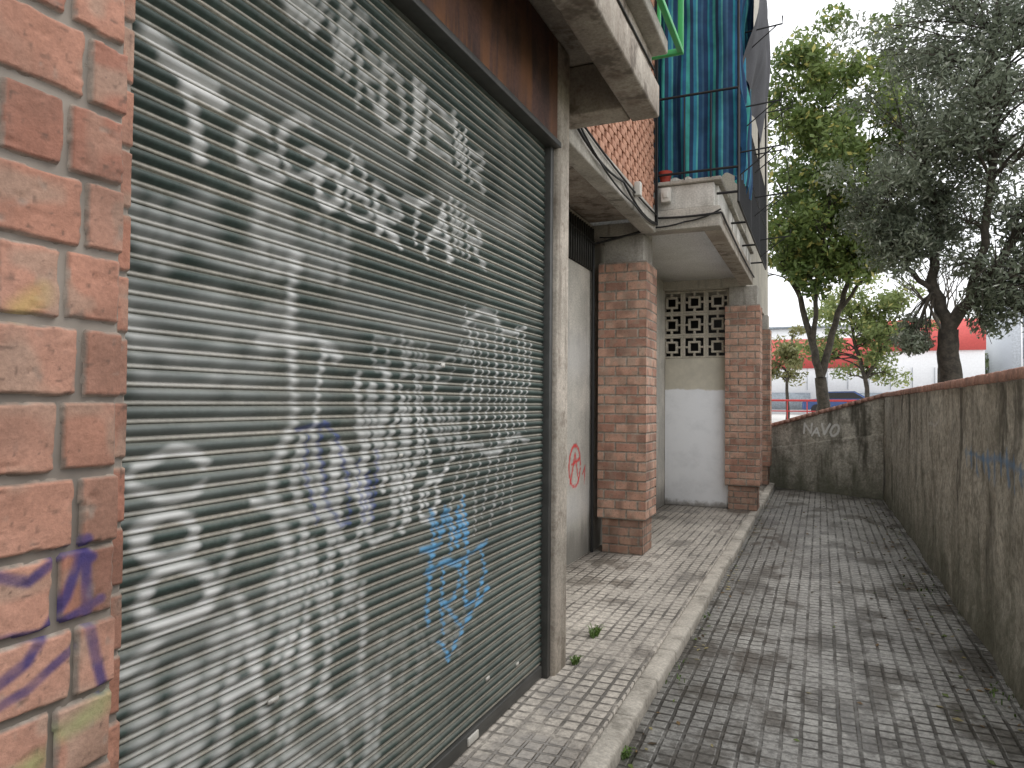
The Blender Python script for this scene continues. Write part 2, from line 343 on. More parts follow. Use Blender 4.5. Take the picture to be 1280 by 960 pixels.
# columns
def column(nm,x0,x1,y0,y1,seed):
    E=empty(nm)
    colz0,colz1=.45,3.02
    hfc,bfc=brickfn(.095,.23,.012,.008,seed=seed,off=.05,alt=False,cols=[(.53,.31,.225),(.60,.38,.285),(.44,.24,.175)],mort=(.38,.335,.28),rad=.005)
    att=lambda U,V:{'base':bfc(U,V),'paint':z4(U,V)}
    H=colz1-colz0
    dx=x1-x0;dy=y1-y0;e=.008
    att2=lambda U,V:{'base':bfc(U+.115,V+.0),'paint':z4(U,V)}
    hs2=lambda U,V:hfc(U+.115,V)
    grid('face_front',(x0-e,y0,colz0),(1,0,0),(0,0,1),(0,-1,0),dx+2*e,H,.0055,hfc,att,M_brick,E)
    grid('face_street',(x1,y0-e,colz0),(0,1,0),(0,0,1),(1,0,0),dy+2*e,H,.0055,hs2,att2,M_brick,E)
    grid('face_back',(x1+e,y1,colz0),(-1,0,0),(0,0,1),(0,1,0),dx+2*e,H,.014,hfc,att,M_brick,E)
    grid('face_inner',(x0,y1+e,colz0),(0,-1,0),(0,0,1),(-1,0,0),dy+2*e,H,.014,hs2,att2,M_brick,E)
    boxes('core',[(x0+.001,x1-.001,y0+.001,y1-.001,colz0-.004,colz1+.004)],M_mortar,E)
    boxes('capital',[(x0+.04,x1-.03,y0+.04,y1-.03,colz1+.004,3.298)],M_conc,E,.01)
    i=.035
    for args in [((x0+i,y0+i,.1),(1,0,0),(0,-1,0),dx-2*i),((x1-i,y0+i,.1),(0,1,0),(1,0,0),dy-2*i),((x0+i,y1-i,.1),(0,-1,0),(-1,0,0),dy-2*i)]:
        o,u,n,w=args
        hb,bb=brickfn(.088,.2,.010,.006,seed=seed+7,off=.03,alt=False,cols=[(.40,.24,.18),(.46,.29,.21),(.32,.20,.15)],mort=(.28,.25,.21))
        grid('base_course',o,u,(0,0,1),n,w,.345,.007,hb,lambda U,V:{'base':bb(U,V),'paint':z4(U,V)},M_brick,E)
    boxes('base_core',[(x0+i+.002,x1-i-.002,y0+i+.002,y1-i-.002,.09,.446)],M_mortar,E)
    return E
column('brick_column',-2.06,-1.585,6.95,7.42,50)
column('brick_column.001',-1.25,-.79,10.565,11.0,60)
column('brick_column.002',-1.32,-.87,14.1,14.5,70)
def porch_mat():
    m,nt,b=newmat('porch_wall_paint'); p=pos(nt); x,y,z=sep(nt,p)[0:3]
    n=noise(nt,p,2.2,4,.7); base=mix(nt,mr(nt,n,.35,.65),(.68,.63,.52),(.56,.52,.43))
    zz=mth(nt,'ADD',z,mth(nt,'MULTIPLY',mth(nt,'SUBTRACT',noise(nt,p,3.5,4),.5),.10))
    wh=mix(nt,mr(nt,noise(nt,p,3.0,4,.7),.45,.75),(.93,.94,.96),(.82,.83,.85))
    col=mix(nt,mr(nt,zz,1.80,1.83,1,0),base,wh)
    z3=mth(nt,'ADD',z,mth(nt,'MULTIPLY',mth(nt,'SUBTRACT',noise(nt,p,12,4),.5),.16))
    col=mix(nt,mr(nt,z3,.11,.21,.85,0),col,(.22,.20,.17))
    setc(nt,b,col,.85); bump(nt,b,noise(nt,p,25,4),.35,.006); return m
box('porch_end_wall',-2.145,-1.20,10.70,10.84,.10,2.28,porch_mat(),B)
M_breeze=weathered('breeze_block',(.60,.55,.46),(.46,.42,.35),3,.3,bmp=.4)
bb=[]
s=.335; t=.03
for r in range(3):
    for c in range(3):
        x0=-1.215-(c+1)*s+.0; z0=2.283+r*s; y0,y1=10.71,10.80
        x1=x0+s-.002; z1=z0+s-.002
        bb+=[(x0,x1,y0,y1,z0,z0+t),(x0,x1,y0,y1,z1-t,z1),(x0,x0+t,y0+.001,y1,z0+t,z1-t),(x1-t,x1,y0+.001,y1,z0+t,z1-t)]
        cx=(x0+x1)/2; cz=(z0+z1)/2; q=.088; w=.028
        bb+=[(cx-q,cx+q,y0+.002,y1,cz-q,cz-q+w),(cx-q,cx+q,y0+.002,y1,cz+q-w,cz+q),(cx-q,cx-q+w,y0+.003,y1,cz-q+w,cz+q-w),(cx+q-w,cx+q,y0+.003,y1,cz-q+w,cz+q-w)]
        h=.013
        bb+=[(cx-h,cx+h,y0+.004,y1,z0+t,cz-q),(cx-h,cx+h,y0+.004,y1,cz+q,z1-t),(x0+t,cx-q,y0+.004,y1,cz-h,cz+h),(cx+q,x1-t,y0+.004,y1,cz-h,cz+h)]
boxes('breeze_block_screen',bb,M_breeze,B,.004)
box('lattice_top',-2.145,-1.20,10.70,10.84,3.293,3.415,M_breeze,B)
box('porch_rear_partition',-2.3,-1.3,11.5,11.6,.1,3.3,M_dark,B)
# ---------------------------------------------------------------- shutter
p=.0415; ys=np.arange(.86,3.665,.009); z0s=.175; ns=int((3.06-z0s)/p)
prof=[(0,0.0),(.02,.006),(.10,.0085),(.20,.007),(.26,.001),(.32,.004),(.46,.012),(.63,.0165),(.80,.015),(.92,.008),(.985,.001)]
Z=[];X=[];Tt=[];SI=[]
for i in range(ns):
    for t_,x_ in prof: Z.append(z0s+(i+t_)*p); X.append(-1.415+x_); Tt.append(t_); SI.append(i)
Z=np.array(Z);X=np.array(X);Tt=np.array(Tt);SI=np.array(SI)
YY,ZZ=np.meshgrid(ys,Z); XX=np.repeat(X[:,None],len(ys),1); TT=np.repeat(Tt[:,None],len(ys),1).ravel(); SS=np.repeat(SI[:,None],len(ys),1).ravel()
XX=XX+(vnoise(YY.ravel(),ZZ.ravel(),1.5,9)-.5).reshape(XX.shape)*.012
rr=np.random.default_rng(4).random(ns+1)
ZZ=ZZ+((rr[SS]-.5)*.004*np.sin(YY.ravel()*1.3+rr[SS]*6)).reshape(ZZ.shape)
U=YY.ravel();V=ZZ.ravel()
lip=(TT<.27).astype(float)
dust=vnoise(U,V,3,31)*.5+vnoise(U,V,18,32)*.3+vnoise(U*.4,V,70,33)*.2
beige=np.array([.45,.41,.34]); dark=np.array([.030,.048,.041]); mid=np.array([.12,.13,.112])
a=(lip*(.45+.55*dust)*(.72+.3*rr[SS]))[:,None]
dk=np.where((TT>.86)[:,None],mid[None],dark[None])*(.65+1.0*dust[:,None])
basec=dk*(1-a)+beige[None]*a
Uw=U+(vnoise(U,V,5,91)-.5)*.09+(vnoise(U,V,14,92)-.5)*.025
Vw=V+(vnoise(U,V,4,93)-.5)*.09+(vnoise(U,V,13,94)-.5)*.025
P=Paint(Uw,Vw); W=(.70,.70,.68)
def T(*a_,**k_): text(P,*a_,**k_)
T('T',1.17,2.24,.17,.20,.030,W,1.0); P.stroke([(1.15,2.45),(1.36,2.38)],.032,W,1,.8)
T('GGoBRTAwR',1.40,2.20,.15,.20,.026,W,1.0)
T('wNDlEwR',1.75,2.58,.15,.20,.026,W,.9)
T('NwlS',1.42,2.68,.15,.2,.030,W,.7)
T('wUB',1.10,1.94,.17,.16,.055,W,.45,soft=1)
T('Mw',1.55,1.98,.17,.14,.05,W,.40,soft=1)
T('Eo',1.12,1.66,.20,.20,.06,W,.38,soft=1)
P.stroke([(1.62,2.02),(1.60,1.75),(1.63,1.5),(1.58,1.25),(1.62,1.12)],.042,W,.8,1)
P.stroke([(1.50,1.72),(1.72,1.76),(1.86,1.70)],.033,W,.75,.9)
P.stroke([(1.78,1.72),(1.76,1.45),(1.80,1.2)],.030,W,.8,.9)
P.stroke([(1.50,1.30),(1.72,1.24),(1.90,1.34),(2.0,1.28)],.032,W,.85,.9)
T('NOUlo',1.66,1.08,.16,.26,.026,W,1)
T('wlNw',1.98,1.35,.16,.30,.022,W,.8)
P.stroke([(2.1,1.3),(2.2,1.62),(2.28,1.25),(2.36,1.6),(2.44,1.2)],.022,W,.8)
T('olwow',2.05,1.70,.13,.14,.018,W,.5)
for k in range(9):
    u=2.72+k*.085; P.stroke([(u,1.42+.05*math.sin(k)),(u+.05,1.72),(u+.02,1.95+.06*math.cos(k*2))],.018,W,.8,.9)
P.stroke([(2.7,1.92),(2.9,2.0),(3.1,1.94),(3.35,2.0)],.022,W,.7)
for k in range(7):
    u=2.62+k*.10; P.stroke([(u,1.02+.06*(k%2)),(u+.06,1.40)],.017,W,.55,.95)
P.stroke([(2.60,1.40),(3.0,1.36),(3.45,1.42)],.020,W,.6)
P.stroke([(1.13+.10*x_,1.43+.06*y_) for x_,y_ in arc(1,0,1,1,20,330,12)],.026,W,.95,.8)
P.stroke([(1.14+.07*x_,1.27+.06*y_) for x_,y_ in arc(1,0,1,1,0,360,12)],.028,W,.95,.8)
P.stroke([(1.15+.09*x_,1.12+.07*y_) for x_,y_ in arc(1,0,1,1,0,360,12)],.030,W,.95,.8)
P.stroke([(1.12,1.0),(1.30,1.05),(1.42,1.22)],.03,W,.7,.95)
T('wAlU',1.14,.68,.20,.30,.038,W,.85,soft=.95)
T('VwMl',1.42,.88,.13,.24,.030,W,.8,soft=.95)
T('MwNl',1.25,.35,.22,.28,.04,W,.5,soft=1)
T('wolow',1.95,.55,.15,.2,.03,W,.22,soft=1)
for q in [(1.2,1.75,1.9),(1.9,1.9,3.0),(1.15,1.0,1.7),(1.3,.55,2.1),(2.5,2.45,3.3),(1.1,1.55,1.8),(1.4,2.45,2.2),(1.1,1.38,1.5)]:
    P.stroke([(q[0],q[1]),(q[2],q[1]+.03)],.13,(.50,.50,.48),.26,1.0)
bl=(.11,.37,.66); dbl=(.05,.08,.32)
T('Mw',2.45,1.0,.16,.17,.018,bl,.95,soft=.75); T('TRU',2.38,.72,.16,.22,.019,bl,.95,soft=.75)
P.stroke([(2.50,.66),(2.60,.54),(2.75,.68),(2.95,.72)],.018,bl,.9,.75); P.stroke([(2.4,.94),(3.0,.96)],.015,bl,.85,.75)
T('TOw',1.66,1.22,.13,.22,.013,dbl,.65,soft=.8)
P.C[:,3]*=np.clip(.52+.65*vnoise(U,V,7,77)+.30*vnoise(U*.3,V,60,78),0,1)*np.where(TT>.9,.5,1)*(.75+.25*rr[SS])
P.C[:,3]*=np.where(TT<.05,.25,1)
nu=len(ys);nv=len(Z)
i=np.arange((nv-1)*nu).reshape(nv-1,nu)[:,:-1].ravel(); F=np.stack([i,i+1,i+1+nu,i+nu],1)
SH=empty('roller_shutter')
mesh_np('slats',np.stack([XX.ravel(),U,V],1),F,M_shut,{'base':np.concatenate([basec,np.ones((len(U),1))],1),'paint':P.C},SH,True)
boxes('bottom_bar',[(-1.425,-1.39,.86,3.64,.112,.174)],M_steel,SH,.006)
boxes('backing',[(-1.455,-1.435,.84,3.66,.11,3.1)],M_dark,SH)
def sticker(y,z,w=.035,h=.016): return (-1.402,-1.3965,y,y+w,z,z+h)
boxes('stickers',[sticker(2.95,.33),sticker(1.55,.76,.04,.012),sticker(2.2,1.40,.02,.01),sticker(2.5,1.74,.03),sticker(3.3,.28,.03)],M_box,SH,0)
boxes('lock_plate',[(-1.40,-1.383,2.75,2.85,.125,.16)],M_box,SH,.003)
# ---------------------------------------------------------------- retaining wall
def wallpaint(U,V):
    P=Paint(U+(vnoise(U,V,6,2)-.5)*.06,V+(vnoise(U,V,6,3)-.5)*.05); b=(.12,.24,.42)
    for k in range(10):
        u=7.35+k*.17; P.stroke([(u,1.30+.02*math.sin(k*2)),(u+.05,1.20-.03*(k%3))],.04,b,.8,.9)
    P.stroke([(7.3,1.28),(9.1,1.26)],.03,b,.6,.9)
    P.stroke([(6.95,1.2),(7.0,.98),(6.97,.85)],.035,(.035,.032,.024),.95,.6)
    P.stroke([(4.2,.8),(4.25,.6)],.03,(.03,.028,.02),.7,.6)
    P.stroke([(5.4,1.45),(5.9,1.43),(6.1,1.5)],.02,(.7,.7,.7),.5)
    P.stroke([(3.5,1.7),(3.52,.9),(3.45,.2)],.012,(.06,.055,.04),.8)
    P.stroke([(9.2,1.7),(9.25,1.1),(9.2,.5)],.010,(.06,.055,.04),.8)
    P.C[:,3]*=np.clip(.3+1.2*vnoise(U,V,12,5),0,1); return {'paint':P.C}
WL=empty('retaining_wall')
def whf(U,V): return (vnoise(U,V,2,1)-.5)*.03+(vnoise(U,V,9,2)-.5)*.012+(vnoise(U,V,40,3)-.5)*.006
grid('wall_face',(.975,13.42,0),(0,-1,0),(0,0,1),(-1,0,0),16.9,1.745,.016,whf,wallpaint,M_wall,WL)
box('wall_core',1.0,1.22,-3.4,13.5,-.05,1.742,M_conc,WL)
def coping(a,b,za,zb,wd=.30,step=.115):
    a=Vector(a);b=Vector(b);d=(b-a);Ln=d.length;d.normalize();n=Vector((-d.y,d.x));V=[];F=[]
    t=0
    while t<Ln:
        z=za+(zb-za)*t/Ln; z2=za+(zb-za)*(t+step-.010)/Ln; j=random.uniform(-.007,.007)
        i=len(V)
        for q,zz in ((t,z),(t+step-.010,z2)):
            for s_ in (-wd/2+j,wd/2+j):
                p_=a+d*q+n*s_
                V+= [(p_.x,p_.y,zz+j*.5),(p_.x,p_.y,zz+.062+j*.5)]
        F+= [(i,i+1,i+3,i+2),(i+4,i+6,i+7,i+5),(i,i+4,i+5,i+1),(i+2,i+3,i+7,i+6),(i+1,i+5,i+7,i+3),(i,i+2,i+6,i+4)]
        t+=step
    return V,F
V_,F_=coping((1.105,13.5),(1.105,-3.4),1.747,1.747)
o=mesh_np('coping_bricks',V_,F_,M_coping,parent=WL); m_=o.modifiers.new('b','BEVEL'); m_.width=.006
boxes('coping_bed',[(.98,1.21,-3.4,13.5,1.7425,1.795)],M_mortar,WL)
WB=empty('retaining_wall.001')
a=np.array([-.90,14.58]); b=np.array([.975,13.42]); d=b-a; Lb=np.hypot(*d); d/=Lb; nn=np.array([d[1],-d[0]])
nu=230;nv=110; Uu,Vv=np.meshgrid(np.linspace(0,Lb,nu),np.linspace(0,1,nv)); Uu=Uu.ravel();Vv=Vv.ravel()
top=1.16+(1.745-1.16)*Uu/Lb; Zc=Vv*top; hh=whf(Uu+30,Zc)*.7
hh=hh+np.where(Zc<.62*top+.05,.03,0.0)
Pn=Paint(Uu,Zc); text(Pn,'NAVO',.72,1.06,.15,.18,.024,(.80,.80,.78),1.0,slant=.2,soft=.55,jit=.03)
Pp=np.stack([a[0]+d[0]*Uu+nn[0]*hh,a[1]+d[1]*Uu+nn[1]*hh,Zc],1)
i=np.arange((nv-1)*nu).reshape(nv-1,nu)[:,:-1].ravel()
mesh_np('wall_face',Pp,np.stack([i,i+1,i+1+nu,i+nu],1),M_wall,{'paint':Pn.C},WB,True)
bx=[(a[0]-nn[0]*.03,a[1]-nn[1]*.03),(b[0]-nn[0]*.03,b[1]-nn[1]*.03)]
cv=[(bx[0][0],bx[0][1],0),(bx[1][0],bx[1][1],0),(bx[1][0]-nn[0]*.22,bx[1][1]-nn[1]*.22,0),(bx[0][0]-nn[0]*.22,bx[0][1]-nn[1]*.22,0)]
cv+=[(x_,y_,1.15 if k in(0,3) else 1.74) for k,(x_,y_,_) in enumerate(cv)]
mesh_np('wall_core',cv,[(0,3,2,1),(4,5,6,7),(0,1,5,4),(1,2,6,5),(2,3,7,6),(3,0,4,7)],M_conc,None,WB)
V_,F_=coping(tuple(a-nn*.10),tuple(b-nn*.10),1.165,1.75)
o=mesh_np('coping_bricks',V_,F_,M_coping,parent=WB)
# ---------------------------------------------------------------- curtain
def curtain_mat():
    m,nt,b=newmat('striped_fabric')
    col=nd(nt,'ShaderNodeVertexColor',{'layer_name':'base'}).outputs[0]
    p=pos(nt); col=mix(nt,1.0,col,gray(nt,mr(nt,noise(nt,p,6,3),.3,.7,.8,1.2)),'MULTIPLY')
    setc(nt,b,col,.85)
    tr=nd(nt,'ShaderNodeBsdfTranslucent',None,{'Color':col}); ms=nd(nt,'ShaderNodeMixShader',None,{0:.3,1:b.outputs[0],2:tr.outputs[0]})
    nt.links.new(ms.outputs[0],nt.nodes['Material Output'].inputs[0]); return m
nu=620;nv=50
s_=np.linspace(0,1.75,nu); zz_=np.linspace(0,1,nv)
Sg,Zg=np.meshgrid(s_,zz_); Sg=Sg.ravel();Zg=Zg.ravel()
hem=3.80+.06*np.sin(Sg*9)*np.sin(Sg*3.1)+.02*np.sin(Sg*38); Zg=hem+(6.2-hem)*Zg
amp=.045*(1.1-.25*(Zg-3.79)/2.4)
sw=Sg+.04*np.sin(Zg*1.7)+.02*np.sin(Zg*4.1+Sg*5)
fold=np.sin(sw*27+1.9*np.sin(Sg*6)+.5*np.sin(Zg*2.3))*amp+(vnoise(Sg,Zg*.5,6,8)-.5)*.08
cs=np.minimum(Sg,.80); rest=np.maximum(Sg-.80,0)
xx=-1.53+cs*1.0+np.where(rest>0,fold*.9,0)+.02*(rest>0); yy=7.02+rest+np.where(rest>0,0,fold)
pal=np.array([(.02,.06,.15),(.03,.27,.34),(.025,.12,.27),(.06,.38,.34),(.02,.05,.12),(.04,.24,.38),(.11,.44,.43),(.025,.09,.20),(.05,.14,.24)])
wd=np.array([.040,.018,.032,.030,.032,.026,.014,.03,.02]); cw=np.cumsum(wd)
idx=np.clip(np.searchsorted(cw,(Sg*1.0)%cw[-1]),0,8); cc=pal[idx]
i=np.arange((nv-1)*nu).reshape(nv-1,nu)[:,:-1].ravel()
mesh_np('striped_curtain',np.stack([xx,yy,Zg],1),np.stack([i,i+1,i+1+nu,i+nu],1),curtain_mat(),{'base':np.concatenate([cc,np.ones((len(cc),1))],1)},None,True)
# railing
pp=[]
xr=-.70; zt=4.58; zb=3.50
for y in np.arange(6.9,10.5,.11): pp.append(([(xr,y,zb),(xr,y,zt)],.007))
for z in (zb,zt,4.05): pp.append(([(xr,6.9,z),(xr,10.5,z)],.012))
for z in (zt,3.83): pp.append(([(-1.5,6.88,z),(xr,6.88,z)],.012))
for x in (-1.2,-.95,xr): pp.append(([(x,6.88,3.76 if x<-.9 else zb),(x,6.88,zt)],.008))
for y in (6.9,8.1,9.3,10.5): pp.append(([(-.90,y,3.6),(xr,y,3.6)],.012)); pp.append(([(xr,y,3.5),(xr,y,6.2)],.013))
for y,z in ((7.3,4.55),(8.6,4.5),(10.2,4.45),(8.6,4.0),(10.2,5.6),(7.5,5.4),(7.0,4.0),(9.5,3.7)):
    pp.append(([(xr,y,z),(xr+.36,y,z+.02),(xr+.36,y,z+.10)],.008)); pp.append(([(xr,y,z-.22),(xr+.3,y,z+.01)],.006))
pp.append((sag((xr+.34,7.3,4.6),(xr+.34,10.2,4.5),8,.04),.004))
tubes('balcony_railing',pp,M_black,None,6)
nu=80;nv=30
Sg,Zg=np.meshgrid(np.linspace(0,2.2,nu),np.linspace(4.85,6.6,nv)); Sg=Sg.ravel();Zg=Zg.ravel(); tq=(Zg-4.85)/1.75
Ax=-.70+.13*np.sin(tq*2.6)+(vnoise(Sg,Zg,2,4)-.5)*.10
i=np.arange((nv-1)*nu).reshape(nv-1,nu)[:,:-1].ravel()
mesh_np('awning',np.stack([Ax,7.25+Sg,Zg+.10*np.abs(np.sin(Sg*3.2))*(1-tq)],1),np.stack([i,i+1,i+1+nu,i+nu],1),M_awn,None,None,True)
gf=[(-1.05,-.795,4.50,4.535,3.83,3.865),(-.828,-.795,4.50,4.535,3.867,5.2),(-.828,-.795,3.6,4.498,3.83,3.865),(-.96,-.94,4.50,4.535,3.867,5.2),(-.828,-.795,3.6,3.64,3.867,5.2),(-1.05,-.83,4.50,4.535,4.45,4.48)]
boxes('green_window_frame',gf,M_green,None,.004)
cb=[]
cb.append((sag((-.925,-3,3.585),(-.925,2,3.585),6,.02)+sag((-.925,2,3.585),(-.925,4.2,3.57),6,.03),.010))
cb.append((sag((-.915,-3,3.615),(-.915,4.2,3.61),14,.03),.007))
cb.append((sag((-.93,4.2,3.59),(-1.46,4.35,3.42),5,.05)+sag((-1.46,4.35,3.42),(-1.46,5.6,3.40),6,.06)+sag((-1.46,5.6,3.40),(-1.46,6.88,3.36),6,.07),.010))
cb.append((sag((-1.465,4.3,3.50),(-1.465,6.86,3.44),10,.04),.008))
cb.append((sag((-1.45,4.3,3.46),(-1.45,5.9,3.30),8,.07)+sag((-1.45,5.9,3.3),(-1.46,6.86,3.34),5,.03),.007))
cb.append((sag((-1.46,6.90,3.42),(-.86,6.905,3.42),8,.012)+sag((-.855,6.95,3.42),(-.855,10.5,3.40),10,.03),.011))
cb.append((sag((-1.6,6.905,3.34),(-1.2,6.905,3.36),5,.02)+sag((-1.2,6.905,3.36),(-.86,6.9,3.45),5,.02),.008))
cb.append(([(-1.47,6.88,3.36),(-1.475,6.87,3.8),(-1.475,6.87,5.6)],.012))
cb.append(([(-1.455,6.86,3.34),(-1.457,6.86,3.8),(-1.457,6.86,5.6)],.008))
cb.append(([(-1.62,6.90,3.3),(-2.1,6.91,3.22),(-2.13,6.6,3.25),(-2.13,5.2,3.3)],.012))
cb.append(([(-2.12,6.93,.1),(-2.12,6.93,1.6),(-2.12,6.92,3.25)],.018))
cb.append((sag((-1.46,6.90,3.38),(-2.05,6.91,3.28),6,.05),.007))
tubes('wall_cable',cb,M_cable,None,6)
boxes('junction_box',[(-1.42,-1.33,6.86,6.93,3.56,3.70),(-1.40,-1.35,6.85,6.86,3.6,3.66)],M_box,None,.008)
boxes('junction_box.001',[(-1.475,-1.42,6.0,6.07,3.40,3.52)],M_box,None,.006)
tubes('flower_pot',[([(-1.40,6.97,3.776),(-1.40,6.97,3.80),(-1.40,6.97,3.87),(-1.40,6.97,3.885)],[.045,.05,.065,.07])],plain('red_clay',(.45,.06,.04),.7),None,14)
# ---------------------------------------------------------------- vegetation
def leafmat(name,trans):
    m,nt,b=newmat(name); col=nd(nt,'ShaderNodeVertexColor',{'layer_name':'base'}).outputs[0]
    setc(nt,b,col,.55)
    tr=nd(nt,'ShaderNodeBsdfTranslucent',None,{'Color':col}); ms=nd(nt,'ShaderNodeMixShader',None,{0:trans,1:b.outputs[0],2:tr.outputs[0]})
    nt.links.new(ms.outputs[0],nt.nodes['Material Output'].inputs[0])
    return m
M_leaf=leafmat('leaf',.35)
def leaves(name,C,R,npc,size,c1,c2,c3,parent,asp=.42,droop=0.0,seed=1):
    r=np.random.default_rng(seed); C=np.array(C); R=np.array(R); n=len(C)*npc
    ci=np.repeat(np.arange(len(C)),npc)
    off=r.normal(0,1,(n,3)); off/=np.linalg.norm(off,axis=1)[:,None]+1e-6
    off*= (r.random(n)**.45)[:,None]; off[:,2]*=.75
    P=C[ci]+off*R[ci][:,None]
    d=r.normal(0,1,(n,3)); d[:,2]-=droop; d/=np.linalg.norm(d,axis=1)[:,None]
    e=np.cross(d,r.normal(0,1,(n,3))); e/=np.linalg.norm(e,axis=1)[:,None]
    s=size*(.6+.8*r.random(n))[:,None]
    V=np.stack([P-d*s*.5,P+e*s*asp*.5,P+d*s*.5,P-e*s*asp*.5],1).reshape(-1,3)
    F=np.arange(n*4).reshape(n,4)
    tc=r.random(len(C))[ci][:,None]; tl=r.random((n,1))
    k=np.clip(.55*tc+.45*tl,0,1); col=np.array(c1)*(1-k)+np.array(c2)*k
    col=np.where(tl>.93,np.array(c3)[None],col)
    col=np.repeat(np.concatenate([col,np.ones((n,1))],1),4,0)
    return mesh_np(name,V,F,M_leaf,{'base':col},parent)
def tree(name,limbs,clumps,lv,seed):
    E=empty(name); V=[];F=[]; nodes=[]
    rr=random.Random(seed)
    for pts,r0,r1 in limbs:
        n=len(pts); fine=[];rad=[]
        for i in range(n-1):
            for j in range(5):
                t=j/5; q=Vector(pts[i]).lerp(Vector(pts[i+1]),t); g=(i+t)/(n-1)
                q+=Vector((rr.uniform(-1,1),rr.uniform(-1,1),0))*.03*(1 if g>0 else 0); fine.append(q); rad.append(r0+(r1-r0)*g)
        fine.append(Vector(pts[-1])); rad.append(r1); tube(V,F,fine,rad,9)
        for q,ra in zip(fine,rad): nodes.append((q,ra))
    minz=min(q.z for q,_ in nodes)+.38*(max(q.z for q,_ in nodes)-min(q.z for q,_ in nodes))
    cand=[(q,ra) for q,ra in nodes if q.z>minz]
    for c,R in clumps:
        c=Vector(c)
        q,ra=min(cand,key=lambda t:(t[0]-c).length+max(0,(t[0].z-c.z)+.3)*1.2)
        mid=q.lerp(c,.5)+Vector((rr.uniform(-.15,.15),rr.uniform(-.15,.15),rr.uniform(-.1,.25)))
        mid1=q.lerp(mid,.5)+Vector((0,0,.05)); r0=min(ra*.6,.035)
        tube(V,F,[q,mid1,mid,mid.lerp(c,.5),c],[r0,r0*.8,r0*.6,r0*.4,.006],5)
        for _ in range(5):
            e=c+Vector((rr.gauss(0,1),rr.gauss(0,1),rr.gauss(0,.7))).normalized()*R*.9
            tube(V,F,[mid,(mid+e)/2+Vector((0,0,.05)),e],[r0*.45,.008,.004],4)
    mesh_np('trunk_and_limbs',V,F,M_bark,None,E,True)
    leaves('foliage',[c for c,_ in clumps],[R for _,R in clumps],parent=E,seed=seed,**lv)
    return E
def ell(n,c,rad,seed,rmin,rmax,bias=.5,zmin=-9):
    r=random.Random(seed); out=[]
    while len(out)<n:
        d=Vector((r.gauss(0,1),r.gauss(0,1),r.gauss(0,1))).normalized()*(r.random()**bias)
        q=Vector((c[0]+d.x*rad[0],c[1]+d.y*rad[1],c[2]+d.z*rad[2]))
        if q.z<zmin: continue
        out.append((tuple(q),r.uniform(rmin,rmax)))
    return out
bx_,by_=.10,19.6
l1=[([(bx_,by_,.95),(bx_-.05,by_,1.6),(bx_-.10,by_,2.3)],.17,.14),
 ([(bx_-.10,by_,2.3),(bx_-.35,by_,3.4),(bx_-.75,by_,5.0),(bx_-.9,by_+.1,7.0)],.11,.03),
 ([(bx_-.10,by_,2.3),(bx_+.15,by_+.1,3.4),(bx_+.55,by_+.1,4.7),(bx_+.9,by_,6.2),(bx_+1.0,by_,8)],.10,.025),
 ([(bx_-.25,by_,3.0),(bx_-.2,by_-.2,4.5),(bx_+.1,by_-.3,6.5),(bx_,by_,9.8)],.07,.02),
 ([(bx_+.35,by_+.1,4.0),(bx_+1.0,by_-.2,4.9),(bx_+1.5,by_-.3,5.6)],.05,.02),
 ([(bx_-.6,by_,4.4),(bx_-1.0,by_-.3,5.2),(bx_-1.3,by_-.3,6)],.045,.02)]
c1=ell(92,(bx_+.15,by_,8.3),(2.05,1.7,3.5),3,.38,.68,.42)+ell(24,(bx_-.6,by_,5.4),(1.1,1.2,1.4),5,.3,.55)+ell(26,(bx_+1.1,by_,5.5),(1.2,1.0,1.2),6,.3,.5)
tree('broadleaf_tree',l1,c1,dict(npc=220,size=.17,c1=(.085,.14,.04),c2=(.24,.31,.09),c3=(.52,.48,.15)),3)
bx_,by_=1.95,12.8
l2=[([(bx_,by_,.95),(bx_-.02,by_,1.6),(bx_-.10,by_,2.2),(bx_-.12,by_,2.8)],.20,.14),
 ([(bx_-.12,by_,2.8),(bx_-.35,by_,3.6),(bx_-.2,by_+.1,4.5),(bx_-.5,by_,5.6)],.10,.03),
 ([(bx_-.12,by_,2.8),(bx_+.35,by_-.1,3.5),(bx_+.9,by_-.2,4.4),(bx_+1.4,by_,5.5)],.10,.03),
 ([(bx_+.15,by_-.1,3.2),(bx_+.3,by_-.5,4.2),(bx_+.4,by_-.6,6.0),(bx_+.4,by_-.4,7.2)],.07,.025),
 ([(bx_+.2,by_-.1,3.3),(bx_+.9,by_-.3,3.7),(bx_+1.6,by_-.3,3.9)],.05,.02),
 ([(bx_-.3,by_,3.4),(bx_-.8,by_,3.9),(bx_-1.1,by_,4.6)],.045,.015)]
c2=ell(160,(bx_+.6,by_,6.3),(2.35,1.7,3.1),8,.32,.58,.42)+ell(28,(bx_-.8,by_,4.6),(.8,.8,1.1),9,.26,.42)+ell(38,(bx_+1.2,by_,3.7),(1.2,.9,1.1),10,.28,.46)+ell(6,(bx_-.55,by_,2.6),(.35,.4,.4),12,.18,.28)
tree('olive_tree',l2,c2,dict(npc=290,size=.095,c1=(.10,.125,.085),c2=(.27,.305,.225),c3=(.58,.60,.52),asp=.32),8)
bx_,by_=1.6,27
l3=[([(bx_,by_,.95),(bx_-.2,by_,2.5),(bx_-.6,by_,4.2),(bx_-.7,by_,5.0)],.09,.03),([(bx_-.2,by_,2.5),(bx_+.5,by_,3.8),(bx_+.9,by_,5.0)],.06,.02)]
tree('young_tree',l3,ell(60,(bx_-.1,by_,4.3),(2.2,1.2,2.1),13,.35,.6),dict(npc=120,size=.17,c1=(.15,.20,.07),c2=(.31,.37,.13),c3=(.5,.48,.18)),13)
bx_,by_=-1.2,30
